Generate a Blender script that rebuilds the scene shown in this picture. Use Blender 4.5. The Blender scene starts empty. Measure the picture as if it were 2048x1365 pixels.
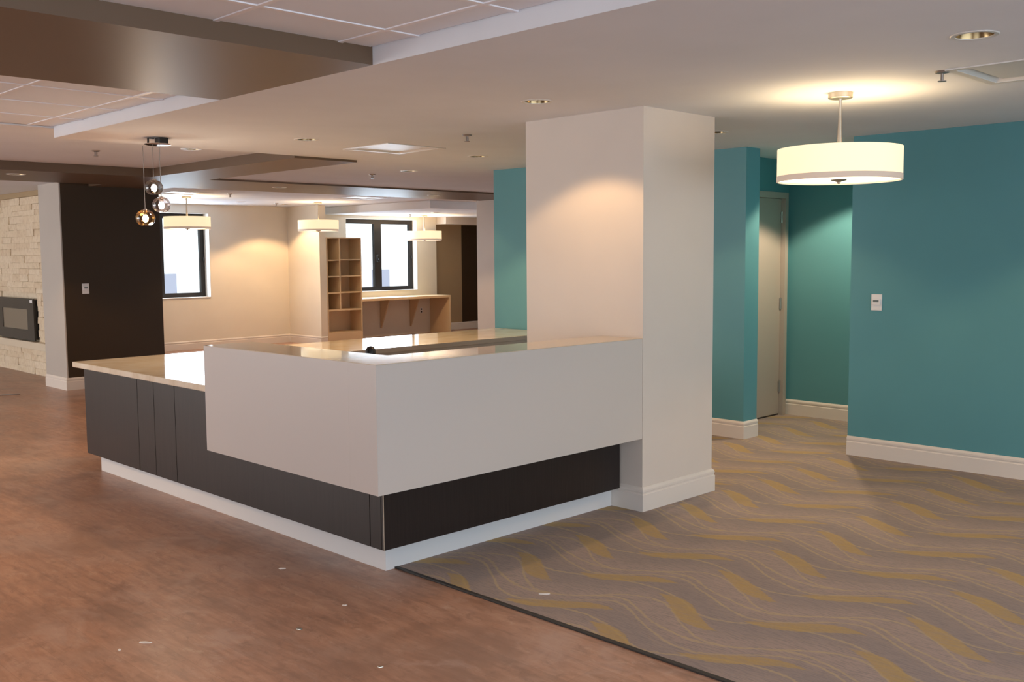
import bpy, bmesh, math, random
from mathutils import Vector, Matrix
from mathutils.geometry import delaunay_2d_cdt
random.seed(7)
scn = bpy.context.scene
COL = scn.collection
PI = math.pi

# ------------------------------------------------------------------ camera
F_PX = 2004.33
cd = bpy.data.cameras.new('camera')
cd.sensor_fit = 'HORIZONTAL'; cd.sensor_width = 36.0
cd.lens = F_PX / 2048.0 * 36.0
cd.clip_start = 0.05; cd.clip_end = 300
cam = bpy.data.objects.new('camera', cd); COL.objects.link(cam)
R_ = Vector((0.70922590, -0.70493762, -0.00784661))
U_ = Vector((0.06664720, 0.05596394, 0.99620590))
F_ = Vector((0.70182389, 0.70705798, -0.08667320))
m = Matrix.Identity(4)
for i in range(3):
    m[i][0] = R_[i]; m[i][1] = U_[i]; m[i][2] = -F_[i]
m[2][3] = 1.6
cam.matrix_world = m
scn.camera = cam

# ------------------------------------------------------------------ world, daylight, exposure
scn.view_settings.view_transform = 'Standard'
scn.view_settings.look = 'None'
scn.view_settings.gamma = 1.0
scn.view_settings.use_curve_mapping = False
scn.view_settings.exposure = 0.0
w = bpy.data.worlds.new('overcast_sky'); scn.world = w
w.use_nodes = True
bg = w.node_tree.nodes['Background']
bg.inputs[0].default_value = (0.80, 0.90, 1.0, 1)
bg.inputs[1].default_value = 3.3
scn.cycles.max_bounces = 8
scn.cycles.diffuse_bounces = 5
scn.cycles.glossy_bounces = 3
scn.cycles.transparent_max_bounces = 12
scn.cycles.caustics_reflective = False
scn.cycles.caustics_refractive = False
scn.cycles.sample_clamp_indirect = 4.0
scn.cycles.adaptive_threshold = 0.02

DAY = (0.70, 0.85, 1.0)
def daylight(name, loc, rot, sx, sy, power, col=DAY):
    l = bpy.data.lights.new(name, 'AREA'); l.shape = 'RECTANGLE'
    l.size = sx; l.size_y = sy; l.energy = power; l.color = col
    o = bpy.data.objects.new(name, l); COL.objects.link(o)
    o.location = loc; o.rotation_euler = rot
    return o
# daylight entering by the glazed openings behind the camera and at the far windows
daylight('daylight_front', (2.2, -3.88, 1.35), (PI/2 + 0.22, 0, 0), 6.6, 2.1, 75)
daylight('daylight_left', (-3.88, 13.0, 1.35), (0, -PI/2 + 0.45, 0), 2.1, 9.0, 270, (1.0, 0.93, 0.86))
daylight('daylight_window', (7.75, 16.24, 1.6), (-PI/2, 0, 0), 1.5, 1.35, 60)
daylight('daylight_alcove', (12.17, 15.98, 1.6), (-PI/2, 0, 0), 1.6, 1.3, 60)

WARM = (1.0, 0.63, 0.32)
WARM2 = (1.0, 0.66, 0.36)

# ------------------------------------------------------------------ materials
MATS = {}
class X:
    """tiny expression wrapper for shader math"""
    def __init__(s, nt, sock): s.nt = nt; s.s = sock
    def _op(s, op, *a):
        n = s.nt.nodes.new('ShaderNodeMath'); n.operation = op
        for i, v in enumerate((s,) + a):
            if isinstance(v, X): s.nt.links.new(v.s, n.inputs[i])
            else: n.inputs[i].default_value = v
        return X(s.nt, n.outputs[0])
    def __add__(s, o): return s._op('ADD', o)
    def __sub__(s, o): return s._op('SUBTRACT', o)
    def __mul__(s, o): return s._op('MULTIPLY', o)
    def __truediv__(s, o): return s._op('DIVIDE', o)
    def sin(s): return s._op('SINE')
    def cos(s): return s._op('COSINE')
    def fract(s): return s._op('FRACT')
    def abs(s): return s._op('ABSOLUTE')
    def max(s, o): return s._op('MAXIMUM', o)
    def min(s, o): return s._op('MINIMUM', o)
    def smooth(s, a, b):
        n = s.nt.nodes.new('ShaderNodeMapRange'); n.interpolation_type = 'SMOOTHSTEP'
        s.nt.links.new(s.s, n.inputs[0]); 
        for i, v in ((1, a), (2, b)):
            if isinstance(v, X): s.nt.links.new(v.s, n.inputs[i])
            else: n.inputs[i].default_value = v
        return X(s.nt, n.outputs[0])

def base(name, col, rough=0.6, spec=0.5, metal=0.0, coat=0.0, emit=None, estr=0.0):
    mt = bpy.data.materials.new(name); mt.use_nodes = True
    b = mt.node_tree.nodes['Principled BSDF']
    b.inputs['Base Color'].default_value = (*col, 1)
    b.inputs['Roughness'].default_value = rough
    b.inputs['Specular IOR Level'].default_value = spec
    b.inputs['Metallic'].default_value = metal
    b.inputs['Coat Weight'].default_value = coat
    if emit:
        b.inputs['Emission Color'].default_value = (*emit, 1)
        b.inputs['Emission Strength'].default_value = estr
    MATS[name] = mt
    return mt
def coords(nt, scale=(1, 1, 1), rot=(0, 0, 0)):
    g = nt.nodes.new('ShaderNodeNewGeometry')
    mp = nt.nodes.new('ShaderNodeMapping')
    mp.inputs['Scale'].default_value = scale; mp.inputs['Rotation'].default_value = rot
    nt.links.new(g.outputs['Position'], mp.inputs['Vector'])
    return mp.outputs[0]
def noise(nt, vec, scale, detail=3, rough=0.5, dist=0.0):
    n = nt.nodes.new('ShaderNodeTexNoise')
    n.inputs['Scale'].default_value = scale; n.inputs['Detail'].default_value = detail
    n.inputs['Roughness'].default_value = rough; n.inputs['Distortion'].default_value = dist
    nt.links.new(vec, n.inputs['Vector'])
    return n.outputs[0]
def ramp(nt, fac, stops):
    r = nt.nodes.new('ShaderNodeValToRGB')
    while len(r.color_ramp.elements) < len(stops): r.color_ramp.elements.new(0.5)
    for e, (p, c) in zip(r.color_ramp.elements, stops):
        e.position = p; e.color = (*c, 1)
    nt.links.new(fac, r.inputs[0])
    return r.outputs[0]
def mix(nt, fac, a, b, mode='MIX'):
    n = nt.nodes.new('ShaderNodeMix'); n.data_type = 'RGBA'; n.blend_type = mode
    for i, v in ((0, fac), (6, a), (7, b)):
        if isinstance(v, X): v = v.s
        if isinstance(v, bpy.types.NodeSocket): nt.links.new(v, n.inputs[i])
        elif isinstance(v, (int, float)): n.inputs[i].default_value = v
        else: n.inputs[i].default_value = (*v, 1)
    return n.outputs[2]
def bump(nt, h, strength, dist=0.01):
    n = nt.nodes.new('ShaderNodeBump')
    n.inputs['Strength'].default_value = strength; n.inputs['Distance'].default_value = dist
    nt.links.new(h, n.inputs['Height'])
    nt.links.new(n.outputs[0], nt.nodes['Principled BSDF'].inputs['Normal'])
def painted(name, col, rough=0.55, spec=0.3, tex=0.04):
    """rolled paint with a faint tone drift"""
    mt = base(name, col, rough, spec); nt = mt.node_tree
    v = coords(nt)
    n = noise(nt, v, 2.3, 2)
    c2 = tuple(x * (1 - tex) for x in col)
    nt.links.new(ramp(nt, n, [(0.3, col), (0.7, c2)]), nt.nodes['Principled BSDF'].inputs['Base Color'])
    return mt

painted('ceiling_paint', (0.775, 0.795, 0.835), 0.8, 0.2)
painted('white_wall', (0.69, 0.62, 0.555), 0.5, 0.3)
painted('cream_wall', (0.77, 0.71, 0.60), 0.55, 0.3)
painted('teal_paint', (0.105, 0.300, 0.335), 0.45, 0.35)
painted('brown_paint', (0.150, 0.099, 0.063), 0.45, 0.35)
painted('dark_paint', (0.050, 0.031, 0.016), 0.45, 0.25)
painted('end_face_sheen', (0.50, 0.46, 0.42), 0.35, 0.4)  # window light grazing the dark wall's end, put into a lighter colour
painted('tan_paint', (0.40, 0.295, 0.175), 0.5, 0.3)
painted('trim_paint', (0.74, 0.68, 0.62), 0.35, 0.4, 0.02)
painted('door_paint', (0.44, 0.39, 0.34), 0.4, 0.4, 0.02)
painted('tile_face', (0.83, 0.87, 0.93), 0.9, 0.1, 0.03)
base('tile_rail', (0.86, 0.87, 0.92), 0.4)
base('desk_white', (0.615, 0.558, 0.510), 0.38, 0.4)
base('ledge_white', (0.60, 0.49, 0.35), 0.05, 0.5)
base('grey_panel', (0.50, 0.43, 0.375), 0.5)
base('kick_white', (0.72, 0.72, 0.72), 0.4)
base('black_plastic', (0.012, 0.011, 0.011), 0.35)
base('black_gloss', (0.010, 0.009, 0.009), 0.08)
base('window_frame', (0.020, 0.016, 0.014), 0.5, 0.3)
base('nickel', (0.50, 0.45, 0.38), 0.35, metal=1.0)
base('chrome', (0.75, 0.75, 0.76), 0.08, metal=1.0)
base('steel_hinge', (0.55, 0.54, 0.52), 0.35, metal=1.0)
base('white_plastic', (0.80, 0.80, 0.80), 0.4)
base('grey_display', (0.16, 0.20, 0.20), 0.2)
base('metal_paint', (0.72, 0.69, 0.65), 0.35)
base('sprinkler_metal', (0.35, 0.30, 0.27), 0.3, metal=0.7)
base('maple', (0.66, 0.50, 0.31), 0.5)
base('wire', (0.30, 0.28, 0.26), 0.5)
base('rubber_strip', (0.025, 0.022, 0.020), 0.6)
base('paper_scrap', (0.70, 0.66, 0.62), 0.8)
base('facade', (0.80, 0.78, 0.74), 0.8)
base('facade_window', (0.24, 0.23, 0.27), 0.5)
base('reflector_gold', (0.32, 0.23, 0.12), 0.25, metal=1.0)
base('bulb_glow', (1, 0.9, 0.7), 0.5, emit=(1.0, 0.72, 0.42), estr=2.4)
base('bulb_glow_cool', (1, 1, 1), 0.5, emit=(1.0, 0.90, 0.80), estr=26.0)
base('shade_fabric', (0.75, 0.66, 0.50), 0.8, emit=(1.0, 0.79, 0.49), estr=0.86)
base('shade_band', (0.55, 0.46, 0.40), 0.7, emit=(1.0, 0.75, 0.55), estr=0.25)
base('shade_diffuser', (0.9, 0.85, 0.7), 0.5, emit=(1.0, 0.84, 0.56), estr=3.2)
base('firebox_glass_reflect', (0.20, 0.165, 0.12), 0.12)  # the room's reflection in the glass is put into this lighter brown
base('sky_glass', (1, 1, 1), 0.0)

def thin_glass(name, tint, refl=0.12):
    mt = bpy.data.materials.new(name); mt.use_nodes = True; nt = mt.node_tree
    nt.nodes.remove(nt.nodes['Principled BSDF'])
    tr = nt.nodes.new('ShaderNodeBsdfTransparent'); tr.inputs[0].default_value = (*tint, 1)
    gl = nt.nodes.new('ShaderNodeBsdfGlossy'); gl.inputs['Roughness'].default_value = 0.03
    gl.inputs[0].default_value = (0.9, 0.9, 0.9, 1)
    lw = nt.nodes.new('ShaderNodeLayerWeight'); lw.inputs[0].default_value = 0.25
    mx = nt.nodes.new('ShaderNodeMixShader')
    mm = nt.nodes.new('ShaderNodeMath'); mm.operation = 'MULTIPLY_ADD'
    mm.inputs[1].default_value = 0.55; mm.inputs[2].default_value = refl * 0.5
    nt.links.new(lw.outputs['Fresnel'], mm.inputs[0])
    nt.links.new(mm.outputs[0], mx.inputs[0])
    nt.links.new(tr.outputs[0], mx.inputs[1]); nt.links.new(gl.outputs[0], mx.inputs[2])
    nt.links.new(mx.outputs[0], nt.nodes['Material Output'].inputs[0])
    MATS[name] = mt
thin_glass('window_glass', (0.93, 0.95, 0.95), 0.05)
thin_glass('glass_smoke', (0.52, 0.48, 0.46), 0.16)
thin_glass('glass_clear', (0.80, 0.72, 0.70), 0.16)
thin_glass('glass_amber', (0.82, 0.56, 0.28), 0.16)

# dark laminate of the desk with a very fine vertical grain
mt = base('desk_brown', (0.034, 0.026, 0.024), 0.34, 0.36); nt = mt.node_tree
n = noise(nt, coords(nt, (40, 40, 1.2)), 3, 3)
nt.links.new(ramp(nt, n, [(0.3, (0.018, 0.013, 0.012)), (0.7, (0.026, 0.019, 0.017))]), nt.nodes['Principled BSDF'].inputs['Base Color'])
# quartz of the low counter
mt = base('quartz', (0.66, 0.56, 0.44), 0.05, 0.5); nt = mt.node_tree
n = noise(nt, coords(nt, (1.2, 2.4, 1.0)), 3, 4, 0.55, 0.5)
nt.links.new(ramp(nt, n, [(0.3, (0.76, 0.63, 0.46)), (0.55, (0.86, 0.76, 0.60)), (0.8, (0.90, 0.83, 0.71))]), nt.nodes['Principled BSDF'].inputs['Base Color'])
# stone of the fireplace wall
mt = base('split_stone', (0.66, 0.57, 0.45), 0.8, 0.2); nt = mt.node_tree
oi = nt.nodes.new('ShaderNodeObjectInfo')
n = noise(nt, coords(nt, (1, 1, 1)), 16, 5, 0.6)
c = ramp(nt, n, [(0.25, (0.54, 0.41, 0.28)), (0.5, (0.74, 0.61, 0.44)), (0.8, (0.82, 0.71, 0.55))])
c = mix(nt, 0.35, c, ramp(nt, oi.outputs['Random'], [(0.0, (0.64, 0.50, 0.35)), (0.5, (0.76, 0.64, 0.48)), (1.0, (0.84, 0.74, 0.60))]))
nt.links.new(c, nt.nodes['Principled BSDF'].inputs['Base Color'])
bump(nt, noise(nt, coords(nt), 40, 5, 0.7), 0.6, 0.01)
base('hearth_stone', (0.70, 0.60, 0.46), 0.5)

# scuffed red-brown plank floor: long smears along Y, dusty patches
mt = base('wood_floor', (0.26, 0.15, 0.10), 0.42, 0.45); nt = mt.node_tree
b = nt.nodes['Principled BSDF']
n1 = noise(nt, coords(nt, (3.2, 0.9, 1)), 2.2, 6, 0.62, 0.5)
n2 = noise(nt, coords(nt, (14, 2.2, 1)), 2.0, 6, 0.65, 0.3)
n3 = noise(nt, coords(nt, (1, 1, 1), (0, 0, 0.4)), 1.1, 4, 0.6)
c1 = ramp(nt, n1, [(0.30, (0.185, 0.088, 0.052)), (0.47, (0.380, 0.200, 0.125)), (0.60, (0.420, 0.235, 0.155)), (0.74, (0.520, 0.330, 0.235))])
c2 = ramp(nt, n2, [(0.32, (0.190, 0.095, 0.062)), (0.52, (0.390, 0.212, 0.135)), (0.72, (0.520, 0.330, 0.240))])
c = mix(nt, 0.5, c1, c2)
c = mix(nt, X(nt, n3).smooth(0.48, 0.70) * 0.55, c, (0.40, 0.285, 0.235))
n5 = noise(nt, coords(nt, (7, 3.2, 1), (0, 0, 0.25)), 2.6, 6, 0.75, 0.4)
c = mix(nt, X(nt, n5).smooth(0.54, 0.70) * 0.5, c, (0.52, 0.37, 0.29))
n4 = noise(nt, coords(nt, (5, 3, 1)), 3.4, 6, 0.75, 0.8)
c = mix(nt, X(nt, n4).smooth(0.50, 0.70) * 0.6, c, (0.200, 0.105, 0.070))
n6 = noise(nt, coords(nt, (1.5, 1, 1), (0, 0, -0.3)), 1.5, 4, 0.6, 0.5)
c = mix(nt, X(nt, n6).smooth(0.50, 0.66) * 0.60, c, (0.235, 0.128, 0.085))
n7 = noise(nt, coords(nt, (1.3, 1, 1), (0, 0, 1.1)), 2.1, 5, 0.65, 0.7)
c = mix(nt, X(nt, n7).smooth(0.52, 0.68) * 0.55, c, (0.46, 0.325, 0.27))
c = mix(nt, 0.14, c, (0.34, 0.27, 0.235))
c = mix(nt, 1.0, c, (1.04, 1.04, 1.05), 'MULTIPLY')
br = nt.nodes.new('ShaderNodeTexBrick')
br.inputs['Scale'].default_value = 1.0; br.inputs['Brick Width'].default_value = 1.22; br.inputs['Row Height'].default_value = 0.18
br.inputs['Mortar Size'].default_value = 0.0012; br.inputs['Mortar Smooth'].default_value = 0.3
br.inputs['Color1'].default_value = (0.93, 0.92, 0.91, 1); br.inputs['Color2'].default_value = (1.06, 1.03, 1.0, 1)
br.inputs['Mortar'].default_value = (0.82, 0.80, 0.78, 1)
nt.links.new(coords(nt, (1, 1, 1), (0, 0, PI/2)), br.inputs['Vector'])
c = mix(nt, 1.0, c, br.outputs[0], 'MULTIPLY')
nt.links.new(c, b.inputs['Base Color'])
rr = X(nt, n1) * 0.22 + 0.24
nt.links.new(rr.s, b.inputs['Roughness'])
bump(nt, n2, 0.05, 0.004)

# patterned carpet: repeat 0.485 m across, 0.95 m along; gold leaves, thin wandering lines, ribbed grey ground
mt = base('wave_carpet', (0.2, 0.18, 0.17), 0.95, 0.1); nt = mt.node_tree
b = nt.nodes['Principled BSDF']
g = nt.nodes.new('ShaderNodeNewGeometry'); sp = nt.nodes.new('ShaderNodeSeparateXYZ')
nt.links.new(g.outputs['Position'], sp.inputs[0])
wob = X(nt, noise(nt, coords(nt), 1.7, 2)) * 0.12 - 0.06 + (X(nt, noise(nt, coords(nt), 38, 2)) * 0.022 - 0.011)
px = X(nt, sp.outputs[0]) + wob; py = X(nt, sp.outputs[1])
PX, PY = 0.485, 0.95
th = (py - 2.78) * (2 * PI / PY)
cs, sn = th.cos(), th.sin()
def dist_to(off, ac, a_s=0.0, a2=0.0):
    u = px - cs * ac - sn * a_s - off
    if a2: u = u - (th * 2.0).sin() * a2
    return ((u / PX + 0.5).fract() - 0.5).abs() * PX
wa = (sn * -1.0).max(0.0) * 0.066 + 0.004
wb = sn.max(0.0) * 0.058 + 0.004
leafA = (wa - dist_to(0.205, 0.11)).smooth(0.0, 0.012)
leafB = (wb - dist_to(0.385, 0.11)).smooth(0.0, 0.012)
leaf = leafA.max(leafB)
lines = None
for off, ac, a_s, a2 in ((0.03, 0.09, 0.03, 0.012), (0.10, 0.13, -0.04, 0.0), (0.30, 0.06, 0.05, -0.01), (0.44, 0.12, 0.02, 0.015)):
    l = (dist_to(off, ac, a_s, a2) * -1.0 + 0.011).smooth(0.0, 0.007)
    lines = l if lines is None else lines.max(l)
rib = noise(nt, coords(nt, (60, 5, 1), (0, 0, 0.5)), 2.5, 3, 0.7)
tone = (((px - cs * 0.11) / PX + 0.1).fract() * (2 * PI)).sin() * 0.5 + 0.5
ground = mix(nt, tone, (0.300, 0.250, 0.235), (0.370, 0.295, 0.265))
ground = mix(nt, X(nt, rib).smooth(0.45, 0.62) * 0.55, ground, (0.200, 0.185, 0.190))
gold = mix(nt, noise(nt, coords(nt), 90, 2), (0.390, 0.275, 0.110), (0.470, 0.335, 0.150))
brk = X(nt, noise(nt, coords(nt, (26, 4, 1), (0, 0, 0.5)), 2.2, 4, 0.7)).smooth(0.30, 0.62)
c = mix(nt, lines * (brk * 0.35 + 0.35), ground, (0.470, 0.370, 0.225))
c = mix(nt, leaf * (brk * 0.40 + 0.42), c, gold)
nt.links.new(c, b.inputs['Base Color'])
bump(nt, noise(nt, coords(nt), 320, 2), 0.25, 0.004)

# ------------------------------------------------------------------ mesh helpers
ORG = {}
def box(bm, x0, x1, y0, y1, z0, z1, bev=0.0):
    vs = [bm.verts.new((x, y, z)) for x in (x0, x1) for y in (y0, y1) for z in (z0, z1)]
    fs = [bm.faces.new([vs[i] for i in q]) for q in ((0, 1, 3, 2), (4, 6, 7, 5), (0, 4, 5, 1), (2, 3, 7, 6), (0, 2, 6, 4), (1, 5, 7, 3))]
    if bev:
        es = list({e for f in fs for e in f.edges})
        bmesh.ops.bevel(bm, geom=es, offset=bev, segments=2, profile=0.6, affect='EDGES')
    return bm
def B(x0, x1, y0, y1, z0, z1, bev=0.0):
    return box(bmesh.new(), x0, x1, y0, y1, z0, z1, bev)
def lathe(bm, prof, c=(0, 0, 0), seg=32, close=False):
    """prof: list of (r, z)"""
    rings = []
    for r, z in prof:
        if r < 1e-6: rings.append([bm.verts.new((c[0], c[1], c[2] + z))])
        else: rings.append([bm.verts.new((c[0] + r * math.cos(2 * PI * k / seg), c[1] + r * math.sin(2 * PI * k / seg), c[2] + z)) for k in range(seg)])
    pairs = list(zip(rings, rings[1:])) + ([(rings[-1], rings[0])] if close else [])
    for a, d in pairs:
        for k in range(seg):
            k2 = (k + 1) % seg
            if len(a) == 1 and len(d) == 1: continue
            if len(a) == 1: bm.faces.new((a[0], d[k2], d[k]))
            elif len(d) == 1: bm.faces.new((a[k], a[k2], d[0]))
            else: bm.faces.new((a[k], a[k2], d[k2], d[k]))
    return bm
def L(prof, c=(0, 0, 0), seg=32, close=False): return lathe(bmesh.new(), prof, c, seg, close)
def prism(bm, pts, z0, z1):
    a = [bm.verts.new((x, y, z0)) for x, y in pts]; d = [bm.verts.new((x, y, z1)) for x, y in pts]
    bm.faces.new(a[::-1]); bm.faces.new(d)
    for i in range(len(pts)):
        j = (i + 1) % len(pts); bm.faces.new((a[i], a[j], d[j], d[i]))
    return bm
def slab_with_holes(outer, holes, z0, z1):
    """flat slab whose underside has holes cut in it (recesses); hole walls rise to z1"""
    bm = bmesh.new()
    pts = [Vector(p) for p in outer]; faces_in = [list(range(len(outer)))]
    for h in holes:
        s = len(pts); pts += [Vector(p) for p in h]; faces_in.append(list(range(s, s + len(h))))
    vo, eo, fo, ov, oe, of = delaunay_2d_cdt(pts, [], faces_in, 1, 1e-5)
    vs = [bm.verts.new((v.x, v.y, z0)) for v in vo]
    for f, src in zip(fo, of):
        if src == [0]:
            try: bm.faces.new([vs[i] for i in f][::-1])
            except ValueError: pass
    def wall(lp, top):
        a = [bm.verts.new((x, y, z0)) for x, y in lp]; d = [bm.verts.new((x, y, top)) for x, y in lp]
        for i in range(len(lp)):
            j = (i + 1) % len(lp); bm.faces.new((a[i], a[j], d[j], d[i]))
        return d
    d = wall(outer, z1); bm.faces.new(d)
    for h in holes: wall(h, z1 - 0.002)
    bmesh.ops.remove_doubles(bm, verts=bm.verts, dist=1e-5)
    return bm
def circle(cx, cy, r, n=28): return [(cx + r * math.cos(2 * PI * k / n), cy + r * math.sin(2 * PI * k / n)) for k in range(n)]
def square(cx, cy, h): return [(cx - h, cy - h), (cx + h, cy - h), (cx + h, cy + h), (cx - h, cy + h)]
def tube(bm, pts, r, seg=8):
    rings = []
    for i, p in enumerate(pts):
        p = Vector(p); a = Vector(pts[max(i - 1, 0)]); d = Vector(pts[min(i + 1, len(pts) - 1)])
        t = (d - a).normalized(); up = Vector((0, 0, 1)) if abs(t.z) < 0.9 else Vector((1, 0, 0))
        u = t.cross(up).normalized(); v = t.cross(u)
        rings.append([bm.verts.new(p + (u * math.cos(2 * PI * k / seg) + v * math.sin(2 * PI * k / seg)) * r) for k in range(seg)])
    for a, d in zip(rings, rings[1:]):
        for k in range(seg): bm.faces.new((a[k], a[(k + 1) % seg], d[(k + 1) % seg], d[k]))
    bm.faces.new(rings[0][::-1]); bm.faces.new(rings[-1])
    return bm
def obj(name, bm, mat, parent=None, smooth=None):
    o_ = Vector(ORG.get(parent.name, (0, 0, 0))) if parent else Vector((0, 0, 0))
    bmesh.ops.recalc_face_normals(bm, faces=bm.faces)
    if parent: bmesh.ops.translate(bm, verts=bm.verts, vec=-o_)
    me = bpy.data.meshes.new(name); bm.to_mesh(me); bm.free()
    me.materials.append(MATS[mat])
    if smooth is not None:
        for p in me.polygons: p.use_smooth = True
        me.set_sharp_from_angle(angle=math.radians(smooth))
    o = bpy.data.objects.new(name, me); COL.objects.link(o)
    if parent:
        o.parent = parent; ORG[o.name] = tuple(o_)
    else: ORG[o.name] = (0, 0, 0)
    return o
def tag(o, label, cat, group=None):
    o['label'] = label; o['category'] = cat
    if group: o['group'] = group
    return o
def thing(name, label, cat, loc=(0, 0, 0), group=None):
    o = bpy.data.objects.new(name, None); COL.objects.link(o)
    o.location = loc; o.empty_display_size = 0.1; ORG[o.name] = tuple(loc)
    return tag(o, label, cat, group)
def struct(name, bm, mat, parent=None, smooth=None):
    o = obj(name, bm, mat, parent, smooth)
    if parent is None: o['kind'] = 'structure'
    return o
def dup(root, loc, label):
    r = root.copy(); COL.objects.link(r); r.location = loc; r['label'] = label
    for ch in list(root.children):
        c_ = ch.copy(); COL.objects.link(c_); c_.parent = r
        for gch in list(ch.children):
            d_ = gch.copy(); COL.objects.link(d_); d_.parent = c_
    return r

# ------------------------------------------------------------------ dimensions
C = 2.475          # lower drywall ceiling over the desk
C2 = 2.545         # raised drywall ceiling behind it
CT = 2.552         # tile plane of the front coffer
CB = 2.49          # ceiling of the back room
SB = 2.455         # underside of the brown soffit

# ------------------------------------------------------------------ floors
struct('floor', B(-4, 18, -4, 19.5, -0.1, 0), 'wood_floor')
struct('floor_carpet', B(3.118, 9.0, -4, 6.6, 0.0, 0.007), 'wave_carpet')
struct('trim_1', B(3.096, 3.118, -4, 4.0, 0.0, 0.009, 0.002), 'rubber_strip')

# ------------------------------------------------------------------ ceilings
DL_CLOUD = [(6.3, 1.5), (4.29, 1.63), (4.25, 4.06), (4.32, 6.54), (6.21, 6.67), (6.72, 8.28), (6.30, 4.22), (8.12, 4.16)]
DIFF_CLOUD = [(5.22, 6.62), (5.29, 1.73)]
HR = 0.078
cloud = [(2.88, -4), (11.4, -4), (11.4, 10.46), (5.60, 10.46), (5.60, 7.66), (2.88, 7.66)]
struct('ceiling', slab_with_holes(cloud, [circle(x, y, HR) for x, y in DL_CLOUD] + [square(x, y, 0.27) for x, y in DIFF_CLOUD], C, 2.72), 'ceiling_paint')
DL_UP = [(4.31, 8.34)]
up = [(-4, 7.66), (5.62, 7.66), (5.62, 10.46), (-4, 10.46)]
struct('ceiling_raised', slab_with_holes(up, [circle(x, y, HR) for x, y in DL_UP], C2, 2.72), 'ceiling_paint')
DL_BACK = [(9.60, 15.25), (8.57, 14.97)]
DIFF_BACK = [(6.75, 13.35), (9.45, 12.85)]
back = [(-4, 10.46), (17, 10.46), (17, 19.5), (-4, 19.5)]
struct('ceiling_back', slab_with_holes(back, [circle(x, y, HR) for x, y in DL_BACK] + [square(x, y, 0.27) for x, y in DIFF_BACK], CB, 2.72), 'ceiling_paint')
DL_ALC = [(11.9, 13.9)]
struct('ceiling_alcove', slab_with_holes([(10.78, 12.75), (17, 12.75), (17, 16.3), (10.78, 16.3)], [circle(x, y, HR) for x, y in DL_ALC], 2.36, CB - 0.002), 'ceiling_paint')
# coffer of suspended tiles: backing, rails, tiles one by one where the camera sees them
cof = struct('ceiling_coffer', B(-4, 2.88, -4, 7.66, CT + 0.02, 2.72), 'tile_face')
gx = [2.70 - 0.61 * k for k in range(5)]
gy = [3.47 + 0.61 * k for k in range(-3, 8)]
xs = [2.878] + gx; ys = [gy[0] - 0.61] + gy + [7.658]
for x0, x1 in zip(xs[1:], xs):
    for y0, y1 in zip(ys, ys[1:]):
        obj('tile', B(x0 + 0.010, x1 - 0.010, y0 + 0.010, y1 - 0.010, CT + 0.004, CT + 0.02), 'tile_face', cof)
for x in gx: obj('rail', B(x - 0.012, x + 0.012, ys[0], 7.658, CT - 0.001, CT + 0.02), 'tile_rail', cof)
for y in gy: obj('rail', B(xs[-1], 2.878, y - 0.012, y + 0.012, CT - 0.0012, CT + 0.02), 'tile_rail', cof)
struct('ceiling_coffer_front', slab_with_holes([(-4, -4), (2.88, -4), (2.88, ys[0]), (-4, ys[0])], [circle(0.9, 1.0, HR)], CT, CT + 0.02), 'tile_face')
struct('ceiling_coffer_side', slab_with_holes([(-4, ys[0]), (xs[-1], ys[0]), (xs[-1], 7.66), (-4, 7.66)], [circle(-0.2, 3.0, HR), circle(0.0, 6.6, HR)], CT, CT + 0.02), 'tile_face')
# brown soffits
struct('soffit_front', B(-4, 2.879, 3.80, 5.21, C, CT + 0.01), 'brown_paint')
DL_SOF = [(3.72, 10.95), (6.88, 11.05), (9.50, 11.15)]
sof = [(-4, 10.45), (4.93, 10.45), (4.93, 7.662), (5.60, 7.662), (5.60, 10.45), (11.1, 10.45), (11.1, 11.9), (5.9, 11.9), (5.9, 12.29), (5.0, 12.29), (5.0, 11.9), (-4, 11.9)]
struct('soffit_back', slab_with_holes(sof, [circle(x, y, HR) for x, y in DL_SOF], SB, 2.60), 'brown_paint')

# ------------------------------------------------------------------ walls
struct('wall_right', B(7.35, 8.8, -4, 3.67, 0, C), 'teal_paint')
struct('wall_partition', B(7.36, 7.57, 4.62, 7.67, 0, C), 'teal_paint')
bm = B(8.735, 8.8, 5.04, 5.2, 0, C); box(bm, 7.57, 7.80, 5.04, 5.2, 0, C); box(bm, 7.80, 8.735, 5.04, 5.2, 2.145, C)
struct('wall_niche_side', bm, 'teal_paint')
struct('wall_niche_end', B(8.8, 9.0, 3.67, 5.2, 0, C), 'teal_paint')
struct('column', B(4.85, 5.60, 3.755, 4.74, 0, C), 'white_wall')
struct('wall_side', B(11.1, 11.4, 5.2, 11.97, 0, CB), 'white_wall')
struct('wall_dark', B(4.66, 5.885, 12.29, 12.95, 0, CB), 'dark_paint')
struct('sheen_panel', B(4.645, 4.66, 12.29, 12.95, 0, CB), 'end_face_sheen')  # thin panel carrying the painted window sheen on the dark wall's end
bm = B(5.3, 6.95, 16.1, 16.36, 0, CB); box(bm, 8.60, 10.17, 16.1, 16.36, 0, CB)
box(bm, 6.95, 8.60, 16.1, 16.36, 0, 0.885); box(bm, 6.95, 8.60, 16.1, 16.36, 2.335, CB)
struct('wall_back', bm, 'cream_wall')
struct('wall_stub', B(10.17, 10.31, 15.08, 16.36, 0, CB), 'cream_wall')
bm = B(10.31, 11.30, 15.85, 16.06, 0, 2.36); box(bm, 13.04, 13.55, 15.85, 16.06, 0, 2.36)
box(bm, 11.30, 13.04, 15.85, 16.06, 0, 0.885); box(bm, 11.30, 13.04, 15.85, 16.06, 2.295, 2.36)
struct('wall_window', bm, 'cream_wall')
struct('wall_alcove', B(13.55, 14.40, 16.02, 16.25, 0, 2.36), 'tan_paint')
struct('wall_alcove_dark', B(14.40, 17, 16.02, 16.25, 0, 2.36), 'dark_paint')
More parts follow.
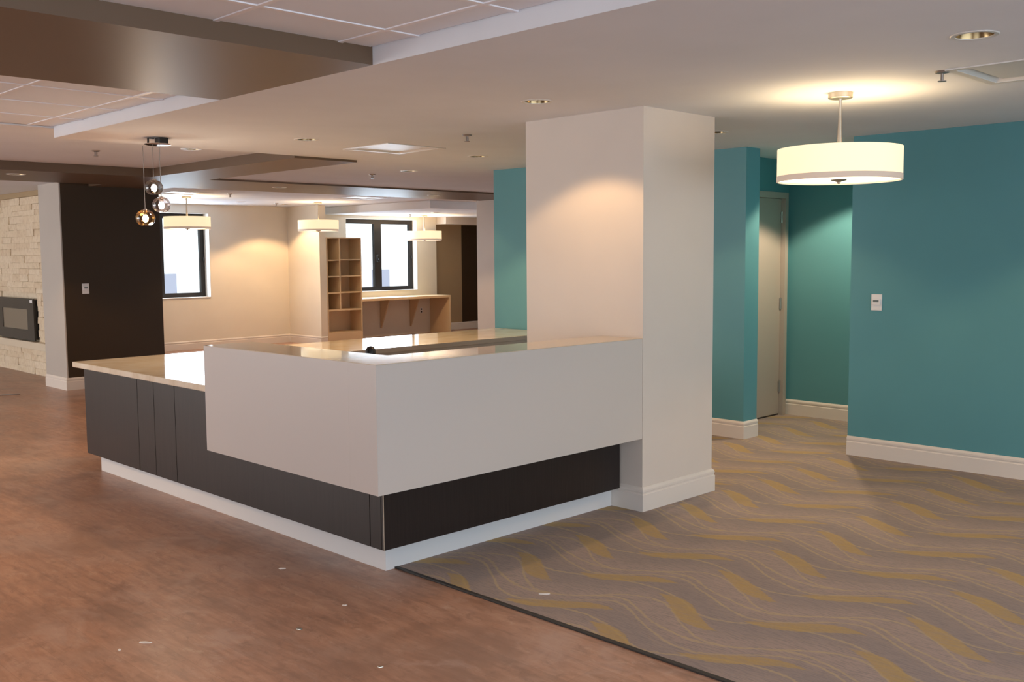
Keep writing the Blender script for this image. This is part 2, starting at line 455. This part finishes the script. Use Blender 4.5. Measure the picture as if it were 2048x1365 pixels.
struct('beam_alcove', B(13.56, 17, 15.55, 16.02, 2.22, 2.36), 'white_wall')
struct('wall_end', B(17, 17.2, 11.97, 16.25, 0, CB), 'tan_paint')
struct('wall_passage', B(11.4, 17.2, 11.6, 11.97, 0, CB), 'white_wall')
# outer walls that the photo does not show, with the glazed openings that let the daylight in
bm = B(-4.2, -3.4, -4.2, -4, 0, 2.72); box(bm, 5.6, 9, -4.2, -4, 0, 2.72); box(bm, -3.4, 5.6, -4.2, -4, 0, 0.2); box(bm, -3.4, 5.6, -4.2, -4, 2.45, 2.72)
struct('wall_front', bm, 'white_wall')
bm = B(-4.2, -4, -4, -2.0, 0, 2.72); box(bm, -4.2, -4, 2.2, 8.4, 0, 2.72); box(bm, -4.2, -4, -2.0, 2.2, 0, 0.2); box(bm, -4.2, -4, -2.0, 2.2, 2.4, 2.72); box(bm, -4.2, -4, 17.6, 19.5, 0, 2.72); box(bm, -4.2, -4, 8.4, 17.6, 0, 0.2); box(bm, -4.2, -4, 8.4, 17.6, 2.4, 2.72)
struct('wall_left', bm, 'white_wall')
struct('wall_far_left', B(-4, 5.3, 19.3, 19.5, 0, CB), 'cream_wall')

# baseboards
BPROF = [(0, 0), (0.017, 0), (0.017, 0.104), (0.012, 0.109), (0.012, 0.117), (0.015, 0.121), (0.015, 0.134), (0.009, 0.144), (0.004, 0.150), (0, 0.150)]
def baseboard(name, pts, mat='trim_paint', z=0.0):
    """sweep the profile along pts; the board stands out to the right of the walking direction"""
    bm = bmesh.new(); P = [Vector(p) for p in pts]; rings = []
    ns = []
    for a, d in zip(P, P[1:]):
        t = (d - a).normalized(); ns.append(Vector((t.y, -t.x)))
    for i, p in enumerate(P):
        n1 = ns[max(i - 1, 0)]; n2 = ns[min(i, len(ns) - 1)]
        mv = (n1 + n2) / (1 + n1.dot(n2))
        rings.append([bm.verts.new((p.x + mv.x * d, p.y + mv.y * d, z + h)) for d, h in BPROF])
    k = len(BPROF)
    for a, d in zip(rings, rings[1:]):
        for i in range(k): bm.faces.new((a[i], a[(i + 1) % k], d[(i + 1) % k], d[i]))
    bm.faces.new(rings[0]); bm.faces.new(rings[-1][::-1])
    return struct(name, bm, mat)
baseboard('baseboard_right', [(7.35, 3.67), (7.35, -3.9)][::-1][::-1], z=0.007)
baseboard('baseboard_partition', [(7.36, 7.6), (7.36, 4.62), (7.57, 4.62)], z=0.007)
baseboard('baseboard_niche', [(8.8, 5.04), (8.8, 3.67)], z=0.007)
baseboard('baseboard_column', [(4.85, 4.74), (4.85, 3.755), (5.60, 3.755), (5.60, 4.74)], z=0.007)
baseboard('baseboard_dark', [(4.645, 12.95), (4.645, 12.29), (5.885, 12.29)])
baseboard('baseboard_back', [(5.9, 16.1), (10.17, 16.1), (10.17, 15.08), (10.30, 15.08)])
baseboard('baseboard_alcove', [(13.56, 16.02), (17, 16.02)])

# ------------------------------------------------------------------ door in the niche
dr = struct('door_1', B(7.84, 8.70, 5.068, 5.112, 0.022, 2.105), 'door_paint')
bm = B(8.703, 8.755, 5.022, 5.19, 0.007, 2.165); box(bm, 7.785, 7.837, 5.022, 5.19, 0.007, 2.165); box(bm, 7.837, 8.703, 5.022, 5.19, 2.108, 2.165)
obj('door_frame', bm, 'door_paint', dr)
for z in (0.29, 1.10, 1.93):
    bm = L([(0, -0.055), (0.009, -0.055), (0.009, 0.055), (0, 0.055)], (8.702, 5.062, z), 12)
    box(bm, 8.682, 8.702, 5.060, 5.0675, z - 0.05, z + 0.05)
    obj('hinge', bm, 'steel_hinge', dr)
obj('gap_shade_strip', B(7.84, 8.70, 5.07, 5.11, 0.0075, 0.0215), 'black_plastic', dr)  # black strip standing in for the shade under the door

# ------------------------------------------------------------------ windows
def window(name, x0, x1, z0, z1, y, mul=True):
    f = 0.085
    bm = B(x0, x1, y, y + 0.07, z0, z0 + f); box(bm, x0, x1, y, y + 0.07, z1 - f, z1)
    box(bm, x0, x0 + f, y, y + 0.07, z0 + f, z1 - f); box(bm, x1 - f, x1, y, y + 0.07, z0 + f, z1 - f)
    wn = struct(name, bm, 'window_frame')
    xm = (x0 + x1) / 2 - 0.02
    obj('mullion', B(xm - 0.085, xm + 0.085, y - 0.006, y + 0.066, z0 + f, z1 - f), 'window_frame', wn)
    for a, d in ((x0 + f, xm - 0.085), (xm + 0.085, x1 - f)):
        obj('pane', B(a, d, y + 0.03, y + 0.038, z0 + f, z1 - f), 'window_glass', wn)
    bm = B(xm - 0.03, xm + 0.03, y - 0.02, y - 0.006, 1.46, 1.60, 0.004); box(bm, xm - 0.012, xm + 0.012, y - 0.045, y - 0.02, 1.50, 1.53)
    obj('handle', bm, 'black_plastic', wn)
    bm = B(x1 - 0.05, x1 - 0.02, y - 0.02, y, 1.52, 1.58, 0.003)
    obj('latch', bm, 'black_plastic', wn)
    return wn
window('window_1', 6.951, 8.599, 0.886, 2.334, 16.28)
window('window_2', 11.301, 13.039, 0.886, 2.294, 15.99)
bm = B(8.592, 8.5985, 16.10, 16.28, 0.886, 2.334); struct('trim_3', bm, 'trim_paint')
struct('trim_4', B(13.032, 13.0385, 15.851, 15.99, 0.886, 2.294), 'trim_paint')
struct('trim_5', B(6.952, 8.59, 16.085, 16.28, 0.886, 0.897), 'trim_paint')
struct('trim_6', B(11.302, 13.03, 15.835, 15.99, 0.886, 0.897), 'trim_paint')

# ------------------------------------------------------------------ stone wall with fireplace
sw = struct('wall_stone', B(5.03, 5.30, 12.95, 19.3, 0, CB), 'split_stone')
stone_me = []
for k in range(5):
    bm = bmesh.new(); r = bmesh.ops.create_cube(bm, size=1.0)
    bmesh.ops.bevel(bm, geom=bm.edges[:], offset=0.035, segments=1, affect='EDGES')
    for v in bm.verts: v.co += Vector((random.uniform(-.04, .04), random.uniform(-.03, .03), random.uniform(-.05, .05)))
    me = bpy.data.meshes.new('stone'); bm.to_mesh(me); bm.free(); me.materials.append(MATS['split_stone']); stone_me.append(me)
FY0, FY1, FZ0, FZ1 = 14.13, 15.58, 0.475, 1.045
z = 0.0; cnt = 0
while z < 2.42:
    h = random.choice((0.07, 0.08, 0.09, 0.10)); h = min(h, 2.455 - z)
    y = 13.70 + random.uniform(-0.3, 0.0)
    while y < 16.3:
        l = random.uniform(0.22, 0.55)
        inside = (y + l > FY0 + .004 and y < FY1 - .004 and z + h > FZ0 + .004 and z < FZ1 - .004)
        if inside and y < FY0 - 0.06: l = FY0 - y; inside = False          # stones are cut to meet the firebox
        elif inside and y < FY1 and y + l > FY1 + 0.06: l -= FY1 - y; y = FY1; inside = False
        if not inside and y + l > 13.6:
            o = bpy.data.objects.new('stone', random.choice(stone_me)); COL.objects.link(o)
            t = random.uniform(0.030, 0.046)
            o.scale = (t * 2, l, h); o.location = (5.03, y + l / 2, z + h / 2); o.parent = sw; cnt += 1
        y += l
    z += h
struct('trim_7', B(4.96, 5.03, 12.95, 19.0, 2.42, CB), 'tan_paint')
tag(obj('hearth_slab', B(4.90, 5.08, 12.96, 17.5, 0.362, 0.462, 0.006), 'hearth_stone'), 'long pale stone ledge running below the black fireplace on stone wall', 'ledge')
fp = thing('fireplace', 'black wall-mounted glass-front fireplace set in the pale stone wall', 'fireplace', (4.97, (FY0 + FY1) / 2, FZ0))
obj('body', B(4.955, 5.06, FY0 + 0.02, FY1 - 0.02, FZ0 + 0.02, FZ1 - 0.02), 'black_plastic', fp)
bm = B(4.935, 4.955, FY0, FY1, FZ0, FZ0 + 0.14); box(bm, 4.935, 4.955, FY0, FY1, FZ1 - 0.15, FZ1)
box(bm, 4.935, 4.955, FY0, FY0 + 0.24, FZ0 + 0.14, FZ1 - 0.15); box(bm, 4.935, 4.955, FY1 - 0.24, FY1, FZ0 + 0.14, FZ1 - 0.15)
obj('frame', bm, 'black_gloss', fp)
obj('viewing_glass', B(4.943, 4.9545, FY0 + 0.24, FY1 - 0.24, FZ0 + 0.14, FZ1 - 0.15), 'firebox_glass_reflect', fp)
obj('sticker', B(4.932, 4.935, FY0 + 0.03, FY0 + 0.12, FZ1 - 0.055, FZ1 - 0.018), 'white_plastic', fp)

# ------------------------------------------------------------------ reception desk
dk = thing('reception_desk', 'large dark brown reception desk with raised white corner box and white plinth', 'reception desk', (3.04, 3.98, 0.0))
bm = B(3.04, 3.34, 3.985, 7.46, 0.0, 0.13); box(bm, 3.34, 4.83, 3.985, 4.30, 0.0, 0.13)
obj('plinth', bm, 'kick_white', dk)
bm = B(3.0, 3.62, 4.76, 7.54, 0.131, 0.778); box(bm, 3.0, 4.832, 3.94, 4.76, 0.131, 0.756); box(bm, 3.62, 7.34, 6.72, 7.54, 0.131, 0.778); box(bm, 3.62, 7.34, 6.9, 7.4, 0.0, 0.131)
obj('carcass', bm, 'desk_brown', dk)
g = 0.003
for y0, y1, zt in ((6.66, 7.56, 0.779), (6.41, 6.66, 0.779), (6.11, 6.41, 0.779), (4.03, 6.11, 0.779), (3.9365, 4.03, 0.459)):
    if y0 == 4.03:
        bm = bmesh.new(); prof = [(y0 + g, 0.13), (y1 - g, 0.13), (y1 - g, zt), (5.43, zt), (5.43, 0.459), (y0 + g, 0.459)]
        a = [bm.verts.new((2.98, y, zz)) for y, zz in prof]; d = [bm.verts.new((2.9995, y, zz)) for y, zz in prof]
        bm.faces.new(a); bm.faces.new(d[::-1])
        for i in range(6): bm.faces.new((a[i], a[(i + 1) % 6], d[(i + 1) % 6], d[i]))
    else: bm = B(2.98, 2.9995, y0 + g, y1 - g, 0.13, zt)
    obj('side_panel', bm, 'desk_brown', dk)
obj('front_panel', B(2.982, 4.83, 3.918, 3.9385, 0.13, 0.459), 'desk_brown', dk)
obj('corner_bead', B(2.978, 2.9815, 3.9135, 3.917, 0.13, 0.459), 'nickel', dk)
obj('inner_panel', B(3.67, 7.335, 6.695, 6.715, 0.05, 0.778), 'grey_panel', dk)
def dip(bm):            # the top dips a few millimetres away from the corner, as the lamp mirrored in it shows
    for v in bm.verts:
        if v.co.z > 1.05: v.co.z -= 0.0034 * (v.co.x - 2.829) + 0.0034 * (v.co.y - 3.757)
    return bm
obj('fascia_front', dip(B(2.8325, 4.849, 3.758, 3.98, 0.46, 1.0840)), 'desk_white', dk)
obj('fascia_side', dip(B(2.83, 3.05, 3.9805, 5.41, 0.46, 1.0840)), 'desk_white', dk)
obj('fascia_return', dip(B(2.83, 2.8322, 3.758, 3.98, 0.46, 1.0840)), 'desk_white', dk)
bm = prism(bmesh.new(), [(2.829, 3.757), (4.849, 3.757), (4.849, 4.085), (3.152, 4.085), (3.152, 5.411), (2.829, 5.411)], 1.0842, 1.0875)
obj('transaction_ledge', dip(bm), 'ledge_white', dk)
obj('inner_worktop', B(3.06, 4.84, 4.0, 4.75, 0.7565, 0.7775), 'quartz', dk)
# low counter: one L-shaped slab, a thing of its own
bm = prism(bmesh.new(), [(2.925, 5.415), (3.66, 5.415), (3.66, 6.69), (7.345, 6.69), (7.345, 7.63), (2.925, 7.63)], 0.7800, 0.82)
bmesh.ops.bevel(bm, geom=[e for e in bm.edges], offset=0.003, segments=1, affect='EDGES')
ct = obj('countertop', bm, 'quartz')
obj('edge_band', B(3.665, 7.344, 6.684, 6.6895, 0.7805, 0.8185), 'grey_panel', ct)
tag(ct, 'glossy cream stone countertop on the low side of the reception desk', 'countertop')
bm = L([(0, 0), (0.030, 0.002), (0.031, 0.17), (0.029, 0.21), (0.030, 0.22), (0.0305, 0.27), (0.027, 0.292), (0.018, 0.307), (0, 0.313)], (0, 0, 0), 24)
bt = thing('spray_bottle', 'small black round-topped can peeking over the inner edge of desk ledge', 'can', (3.40, 4.56, 0.778))
ORG[bt.name] = (0, 0, 0)
obj('body', L([(0, 0), (0.030, 0.002), (0.031, 0.20), (0.028, 0.215), (0, 0.215)], seg=24), 'black_plastic', bt, 40)
obj('cap', L([(0.0, 0.2155), (0.030, 0.2155), (0.0305, 0.27), (0.027, 0.292), (0.018, 0.305), (0, 0.311)], seg=24), 'black_plastic', bt, 40)
bm.free()

# ------------------------------------------------------------------ bookcase and built-in table at the far window
bc = thing('bookcase', 'tall open maple bookcase with divided pigeonholes beside the far window', 'bookcase', (10.33, 15.08, 0))
BX0, BX1, BY0, BY1 = 10.315, 11.08, 15.08, 15.45
t = 0.022
obj('side', B(BX0, BX0 + t, BY0, BY1, 0, 1.92), 'maple', bc); obj('side', B(BX1 - t, BX1, BY0, BY1, 0, 1.92), 'maple', bc)
obj('top', B(BX0 + t, BX1 - t, BY0, BY1, 1.90, 1.92), 'maple', bc)
obj('back_panel', B(BX0 + t, BX1 - t, BY1 - 0.012, BY1, 0.20, 1.90), 'maple', bc)
obj('base', B(BX0 + t, BX1 - t, BY0, BY1 - 0.013, 0, 0.205), 'maple', bc)
xd = 10.60
obj('shelf', B(BX0 + t, BX1 - t, BY0 + 0.002, BY1 - 0.013, 0.595, 0.622), 'maple', bc)
obj('divider', B(xd - 0.011, xd + 0.011, BY0 + 0.002, BY1 - 0.013, 0.6225, 1.8995), 'maple', bc)
for z in (0.92, 1.215, 1.51):
    obj('shelf', B(BX0 + t, xd - 0.0115, BY0 + 0.004, BY1 - 0.013, z - 0.011, z + 0.011), 'maple', bc)
    obj('shelf', B(xd + 0.0115, BX1 - t, BY0 + 0.004, BY1 - 0.013, z - 0.006, z + 0.016), 'maple', bc)
tb = thing('work_table', 'long cream built-in work table under the far alcove window', 'table', (11.1, 15.25, 0))
obj('tabletop', B(11.085, 13.40, 15.25, 15.848, 0.735, 0.78), 'maple', tb)
obj('leg_panel', B(13.355, 13.40, 15.25, 15.848, 0, 0.7345), 'maple', tb)
for x in (12.08, 12.83):
    bm = bmesh.new()
    pr = [(15.845, 0.7345), (15.56, 0.7345), (15.56, 0.70), (15.82, 0.16), (15.845, 0.16)]
    a = [bm.verts.new((x - 0.012, y, zz)) for y, zz in pr]; d = [bm.verts.new((x + 0.012, y, zz)) for y, zz in pr]
    bm.faces.new(a); bm.faces.new(d[::-1])
    for i in range(5): bm.faces.new((a[i], a[(i + 1) % 5], d[(i + 1) % 5], d[i]))
    obj('bracket', bm, 'maple', tb)
for x, lab in ((12.93, 'wall outlet under the far work table, nearer its bracket'), (13.12, 'wall outlet under the far work table, nearer its end panel')):
    o = thing('wall_outlet', lab, 'outlet', (x, 15.85, 0.46), 'outlets under the work table'); ORG[o.name] = (0, 0, 0)
    obj('plate', B(-0.035, 0.035, -0.006, -0.0005, -0.057, 0.057, 0.002), 'white_plastic', o)
    for s in (-1, 1): obj('socket', B(-0.016, 0.016, -0.008, -0.0062, s * 0.027 - 0.015, s * 0.027 + 0.015), 'black_plastic', o)

# ------------------------------------------------------------------ thermostats
def thermostat(loc, axis, label):
    o = thing('thermostat', label, 'thermostat', loc, 'wall thermostats'); ORG[o.name] = (0, 0, 0)
    if axis == 'x':
        f = lambda w0, w1, d0, d1, z0, z1, b=0: B(-d1, -d0, w0, w1, z0, z1, b)
    else:
        f = lambda w0, w1, d0, d1, z0, z1, b=0: B(w0, w1, -d1, -d0, z0, z1, b)
    obj('plate', f(-0.042, 0.042, 0.0005, 0.008, -0.062, 0.062, 0.002), 'white_plastic', o)
    obj('body', f(-0.033, 0.033, 0.0082, 0.020, -0.018, 0.028, 0.004), 'white_plastic', o)
    obj('display', f(-0.022, 0.022, 0.0202, 0.0212, 0.002, 0.018), 'grey_display', o)
    return o
thermostat((7.35, 3.455, 1.21), 'x', 'white thermostat on the big teal wall at right')
thermostat((4.91, 12.29, 1.22), 'y', 'white thermostat on the dark brown wall at left')

# ------------------------------------------------------------------ lamps
def spot(name, parent, loc, power, size=116, blend=0.25, col=WARM, rad=0.035):
    l = bpy.data.lights.new(name, 'SPOT'); l.energy = power; l.color = col
    l.spot_size = math.radians(size); l.spot_blend = blend; l.shadow_soft_size = rad
    o = bpy.data.objects.new(name, l); COL.objects.link(o); o.parent = parent; o.location = loc
    return o
def make_downlight(loc, label):
    o = thing('recessed_downlight', label, 'downlight', (0, 0, 0), 'recessed ceiling downlights')
    obj('trim_ring', L([(0.074, 0.0), (0.074, -0.004), (0.090, -0.004), (0.094, -0.001), (0.094, 0.0)], seg=32, close=True), 'metal_paint', o, 30)
    obj('reflector', L([(0.0765, 0.0), (0.070, 0.04), (0.052, 0.085), (0.040, 0.10)], seg=32), 'reflector_gold', o, 60)
    obj('bulb', L([(0, 0.075), (0.026, 0.082), (0.039, 0.0995), (0, 0.1)], seg=20), 'bulb_glow', o, 60)
    o.location = loc
    return o
DLS = [((4.29, 1.63, C), 'recessed downlight nearest the camera, above the square air diffuser at right', 16),
       ((4.25, 4.06, C), 'recessed downlight just left of the white column', 33),
       ((4.32, 6.54, C), 'recessed downlight left of the central square air diffuser', 70),
       ((6.21, 6.67, C), 'recessed downlight right of the central square air diffuser, near teal wall', 75),
       ((6.72, 8.28, C), 'recessed downlight behind the central square air diffuser, beside the brown soffit', 22),
       ((6.30, 4.22, C), 'recessed downlight half hidden behind right edge of the white column', 30),
       ((8.12, 4.16, C), 'recessed downlight in front of the niche door, behind the drum lamp', 120),
       ((4.31, 8.34, C2), 'recessed downlight just right of the glass globe pendant', 50),
       ((9.60, 15.25, CB), 'recessed downlight in the back room near the corner of the cream wall', 90),
       ((8.57, 14.97, CB), 'recessed downlight in the back room in front of the cream wall', 45),
       ((11.9, 13.9, 2.36), 'added fill downlight in the alcove ceiling before the far work table', 75),  # lamp added to brighten the alcove
       ((3.72, 10.95, SB), 'downlight in the brown soffit at far left above stone wall', 60),
       ((6.88, 11.05, SB), 'downlight in the brown soffit at its middle', 30),
       ((9.50, 11.15, SB), 'downlight in the brown soffit at its right end', 45)]
DLS += [((0.9, 1.0, CT), 'added unseen fill downlight in the tiled coffer overhead, above the picture', 50),  # unseen downlights added to brighten the floor and desk
        ((-0.2, 3.0, CT), 'added unseen fill downlight in the tiled coffer to the left of the picture, near side', 80),
        ((0.0, 6.6, CT), 'added unseen fill downlight in the tiled coffer to the left of the picture, behind the brown beam', 150),
        ((6.3, 1.5, C), 'added unseen fill downlight in the ceiling to the right of the picture, near the drum lamp', 50)]
proto = None
for loc, lab, pw in DLS:
    if proto is None: proto = d_ = make_downlight(loc, lab)
    else: d_ = dup(proto, loc, lab)
for d_, (loc, lab, pw) in zip([o for o in scn.objects if o.name.startswith('recessed_downlight')], DLS):
    pass
byloc = {tuple(round(v, 3) for v in o.location): o for o in COL.objects if o.name.startswith('recessed_downlight')}
for loc, lab, pw in DLS:
    spot('downlight_beam', byloc[tuple(round(v, 3) for v in loc)], (0, 0, -0.006), pw, col=(1.0, 0.76, 0.52) if loc[0] == 8.12 else WARM)

def make_drum(scale, label):
    """drum pendant, origin at the ceiling"""
    o = thing('drum_pendant', label, 'pendant lamp', (0, 0, 0), 'cream drum pendants')
    r, zt, zb = 0.335, -0.305, -0.485
    obj('canopy', L([(0, 0), (0.066, 0), (0.066, -0.028), (0.060, -0.032), (0, -0.032)], seg=32), 'nickel', o, 30)
    obj('stem', L([(0, -0.032), (0.010, -0.032), (0.008, -0.05), (0.009, -0.14), (0.016, zt - 0.005), (0.016, zb + 0.06), (0, zb + 0.06)], seg=20), 'nickel', o, 40)
    sh = obj('shade', L([(r, zt), (r, zb + 0.030), (r - 0.004, zb + 0.030), (r - 0.004, zt)], seg=64, close=True), 'shade_fabric', o, 30)
    obj('shade_band', L([(r + 0.0015, zb + 0.031), (r + 0.0015, zb), (r - 0.006, zb), (r - 0.006, zb + 0.0295), (r - 0.001, zb + 0.0295), (r - 0.001, zb + 0.031)], seg=64, close=True), 'shade_band', o, 30)
    obj('diffuser', L([(0, zb + 0.010), (r - 0.008, zb + 0.010), (r - 0.008, zb + 0.013), (0, zb + 0.013)], seg=48), 'shade_diffuser', o, 30)
    obj('finial', L([(0, zb + 0.010), (0.044, zb + 0.009), (0.040, zb + 0.003), (0.012, zb - 0.004), (0.010, zb - 0.012), (0, zb - 0.016)], seg=24), 'nickel', o, 30)
    return o
def glow(parent, power, z=-0.36):
    l = bpy.data.lights.new('lamp_bulb', 'POINT'); l.energy = power; l.color = WARM2; l.shadow_soft_size = 0.06
    o = bpy.data.objects.new('lamp_bulb', l); COL.objects.link(o); o.parent = parent; o.location = (0.13, -0.13, z)
d1 = make_drum(1, 'lit cream drum pendant hanging in front of the teal walls at right'); d1.location = (5.28, 2.72, C)
d2 = dup(d1, (7.13, 14.0, CB), 'lit cream drum pendant in front of the black-framed window at left')
d3 = dup(d1, (9.60, 14.25, CB), 'lit cream drum pendant above the bookcase in the back room')
d4 = dup(d1, (12.61, 15.1, 2.36), 'lit cream drum pendant at right edge of the alcove window')
for d_, p_ in ((d1, 4.5), (d2, 6), (d3, 10), (d4, 28)): glow(d_, p_)

# glass globe cluster
gp = thing('globe_pendant', 'three-globe glass pendant cluster on a loose chrome ceiling plate', 'pendant lamp', (3.44, 7.17, C))
cx, cy = 3.44, 7.17
obj('canopy', L([(0, 0), (0.093, 0.001), (0.096, -0.003), (0.075, -0.009), (0, -0.011)], (cx, cy, 2.430), 40), 'chrome', gp, 30)
obj('driver_box', B(cx - 0.015, cx + 0.055, cy - 0.062, cy + 0.015, 2.4315, C - 0.0005, 0.003), 'black_plastic', gp)
bm = B(cx - 0.062, cx - 0.015, cy + 0.02, cy + 0.04, C - 0.007, C - 0.0005); box(bm, cx - 0.062, cx - 0.055, cy + 0.02, cy + 0.04, 2.4315, C - 0.0071)
obj('bracket', bm, 'black_plastic', gp)
def px_ray(x, y, depth):
    return Vector((0, 0, 1.6)) + (F_ + R_ * ((x - 1024) / F_PX) - U_ * ((y - 682.5) / F_PX)) * depth
for (x, y), gm, dp, sz in (((308, 375), 'glass_smoke', 7.52, 0.066), ((323, 410), 'glass_clear', 7.44, 0.066), ((291, 436), 'glass_amber', 7.46, 0.070)):
    p = px_ray(x, y, dp)
    prof = [(0.016, 0.80), (0.35, 0.83), (0.75, 0.62), (0.97, 0.22), (1.0, -0.05), (0.93, -0.40), (0.72, -0.70), (0.50, -0.80)]
    gl = obj('glass_globe', L([(r_ * sz, z_ * sz) for r_, z_ in prof], p, 32), gm, gp, 60)
    obj('socket', L([(0, 0.95 * sz), (0.014, 0.93 * sz), (0.016, 0.60 * sz), (0.016, 0.35 * sz), (0, 0.35 * sz)], p, 16), 'chrome', gl, 40)
    obj('bulb', L([(0, 0.345 * sz), (0.012, 0.30 * sz), (0.022, 0.0), (0.018, -0.35 * sz), (0, -0.50 * sz)], p, 16), 'bulb_glow_cool', gl, 60)
    obj('cord', tube(bmesh.new(), [(p.x, p.y, p.z + 0.93 * sz), (p.x, p.y, 2.420)], 0.0022, 6), 'wire', gp)
l = bpy.data.lights.new('globe_glow', 'POINT'); l.energy = 9; l.color = (1, 0.8, 0.6); l.shadow_soft_size = 0.05
o = bpy.data.objects.new('globe_glow', l); COL.objects.link(o); o.parent = gp; o.location = (0, 0.05, -0.70)

# ------------------------------------------------------------------ ceiling fittings
def make_diffuser(label):
    o = thing('air_diffuser', label, 'air diffuser', (0, 0, 0), 'square ceiling air diffusers')
    def ring(h1, h0, z0, z1):
        bm = B(-h1, h1, -h1, -h0, z0, z1); box(bm, -h1, h1, h0, h1, z0, z1); box(bm, -h1, -h0, -h0, h0, z0, z1); box(bm, h0, h1, -h0, h0, z0, z1); return bm
    obj('flange', ring(0.302, 0.262, -0.006, -0.0003), 'metal_paint', o)
    bm = bmesh.new()
    a = [bm.verts.new((sx * 0.262, sy * 0.262, -0.003)) for sx, sy in ((-1, -1), (1, -1), (1, 1), (-1, 1))]
    d = [bm.verts.new((sx * 0.16, sy * 0.16, 0.085)) for sx, sy in ((-1, -1), (1, -1), (1, 1), (-1, 1))]
    for i in range(4): bm.faces.new((a[i], a[(i + 1) % 4], d[(i + 1) % 4], d[i]))
    bm.faces.new(d)
    obj('throat', bm, 'metal_paint', o)
    obj('plaque', B(-0.215, 0.215, -0.215, 0.215, 0.004, 0.012, 0.003), 'metal_paint', o)
    for sx, sy in ((-1, -1), (1, -1), (1, 1), (-1, 1)): obj('hanger', B(sx * 0.14 - 0.006, sx * 0.14 + 0.006, sy * 0.14 - 0.006, sy * 0.14 + 0.006, 0.012, 0.084), 'metal_paint', o)
    return o
df = make_diffuser('square white air diffuser in the ceiling behind the desk, in mid view'); df.location = (5.22, 6.62, C)
dup(df, (5.29, 1.73, C), 'square white air diffuser at upper right edge of the ceiling')
dup(df, (6.75, 13.35, CB), 'square white air diffuser above the left window lamp in back room')
dup(df, (9.45, 12.85, CB), 'square white air diffuser above the bookcase lamp in back room')

def make_sprinkler(label):
    o = thing('fire_sprinkler', label, 'sprinkler', (0, 0, 0), 'ceiling fire sprinklers')
    obj('escutcheon', L([(0, 0), (0.036, 0), (0.032, -0.008), (0.014, -0.012), (0, -0.012)], seg=24), 'sprinkler_metal', o, 40)
    bm = L([(0, -0.012), (0.006, -0.012), (0.006, -0.046), (0, -0.046)], seg=10)
    box(bm, -0.013, -0.010, -0.002, 0.002, -0.04, -0.012); box(bm, 0.010, 0.013, -0.002, 0.002, -0.04, -0.012); box(bm, -0.013, 0.013, -0.002, 0.002, -0.043, -0.04)
    obj('frame_arms', bm, 'sprinkler_metal', o)
    obj('deflector', L([(0, -0.046), (0.020, -0.046), (0.020, -0.049), (0, -0.049)], seg=16), 'sprinkler_metal', o)
    return o
sp_ = make_sprinkler('fire sprinkler beside the square air diffuser at upper right'); sp_.location = (5.03, 2.06, C)
for loc, lab in (((5.04, 5.53, C), 'fire sprinkler left of the white column, in mid ceiling'), ((6.70, 8.89, C), 'fire sprinkler near the long edge of the brown soffit'),
                 ((3.74, 9.0, C2), 'fire sprinkler left of the glass globe pendant'), ((7.36, 13.13, CB), 'fire sprinkler behind the brown soffit in the back room'),
                 ((9.27, 15.0, CB), 'fire sprinkler close to the cream back wall'), ((12.1, 14.9, 2.36), 'fire sprinkler in the alcove ceiling beside its drum lamp')):
    dup(sp_, loc, lab)

# ------------------------------------------------------------------ floor litter and a loose wire
scr = [((1.76, 3.95), 0.030, 0.012, 'white scrap of paper on the brown floor at lower left', 'paper_scrap'),
       ((2.29, 3.62), 0.016, 0.013, 'small bright metal bit on the brown floor near lower middle', 'nickel'),
       ((3.33, 3.15), 0.030, 0.006, 'thin white sliver lying on the carpet near the floor strip', 'paper_scrap'),
       ((2.60, 3.72), 0.014, 0.006, 'tiny white chip on the floor below the desk corner', 'paper_scrap'),
       ((2.69, 4.40), 0.022, 0.008, 'pale flake on the floor beside the long side of desk plinth', 'paper_scrap'),
       ((2.29, 3.05), 0.014, 0.010, 'small grey flake on the brown floor at bottom middle', 'nickel'),
       ((1.65, 3.95), 0.007, 0.006, 'tiny white crumb left of the paper scrap on brown floor', 'paper_scrap')]
for (x, y), a_, b_, lab, mm_ in scr:
    z0 = 0.0072 if x > 3.1 else 0.0002
    bm = bmesh.new(); n_ = 7; ph = random.uniform(0, 6)
    ca, sa = math.cos(-0.8), math.sin(-0.8)
    lo, hi = [], []
    for k in range(n_):
        t_ = 2 * PI * k / n_; rr_ = random.uniform(0.7, 1.1)
        u, v = a_ * rr_ * math.cos(t_), b_ * rr_ * math.sin(t_)
        lo.append(bm.verts.new((x + u * ca - v * sa, y + u * sa + v * ca, z0))); hi.append(bm.verts.new((x + (u * ca - v * sa) * .9, y + (u * sa + v * ca) * .9, z0 + random.uniform(0.002, 0.005))))
    bm.faces.new(lo[::-1]); bm.faces.new(hi)
    for k in range(n_): bm.faces.new((lo[k], lo[(k + 1) % n_], hi[(k + 1) % n_], hi[k]))
    tag(obj('floor_scrap', bm, mm_), lab, 'scrap', 'litter on the floor')
tag(obj('loose_wire', tube(bmesh.new(), [(3.2, 12.9, 0.006), (3.6, 12.62, 0.006), (3.9, 12.43, 0.006), (4.03, 12.38, 0.006), (4.12, 12.36, 0.006)], 0.006, 8), 'wire'), 'thin dark wire lying on the floor before the stone wall', 'wire')

# ------------------------------------------------------------------ neighbouring building outside the far windows
nb = thing('neighbour_building', 'pale sunlit building seen through the far windows', 'building', (22, 44, -4))
obj('wall', B(-10, 60, 44, 54, -4, 30), 'facade', nb)
for zz in (-0.6, 2.7, 6.0): obj('string_course', B(-10, 60, 43.85, 43.999, zz, zz + 0.25), 'facade', nb)
for x in (8.4, 12.0, 16.0, 20.6, 25.2, 29.4, 33.0, 37.0):
    for zz in (-1.2,):
        wv = obj('window', B(x, x + 1.15, 43.93, 43.998, zz, zz + 2.0), 'facade_window', nb)
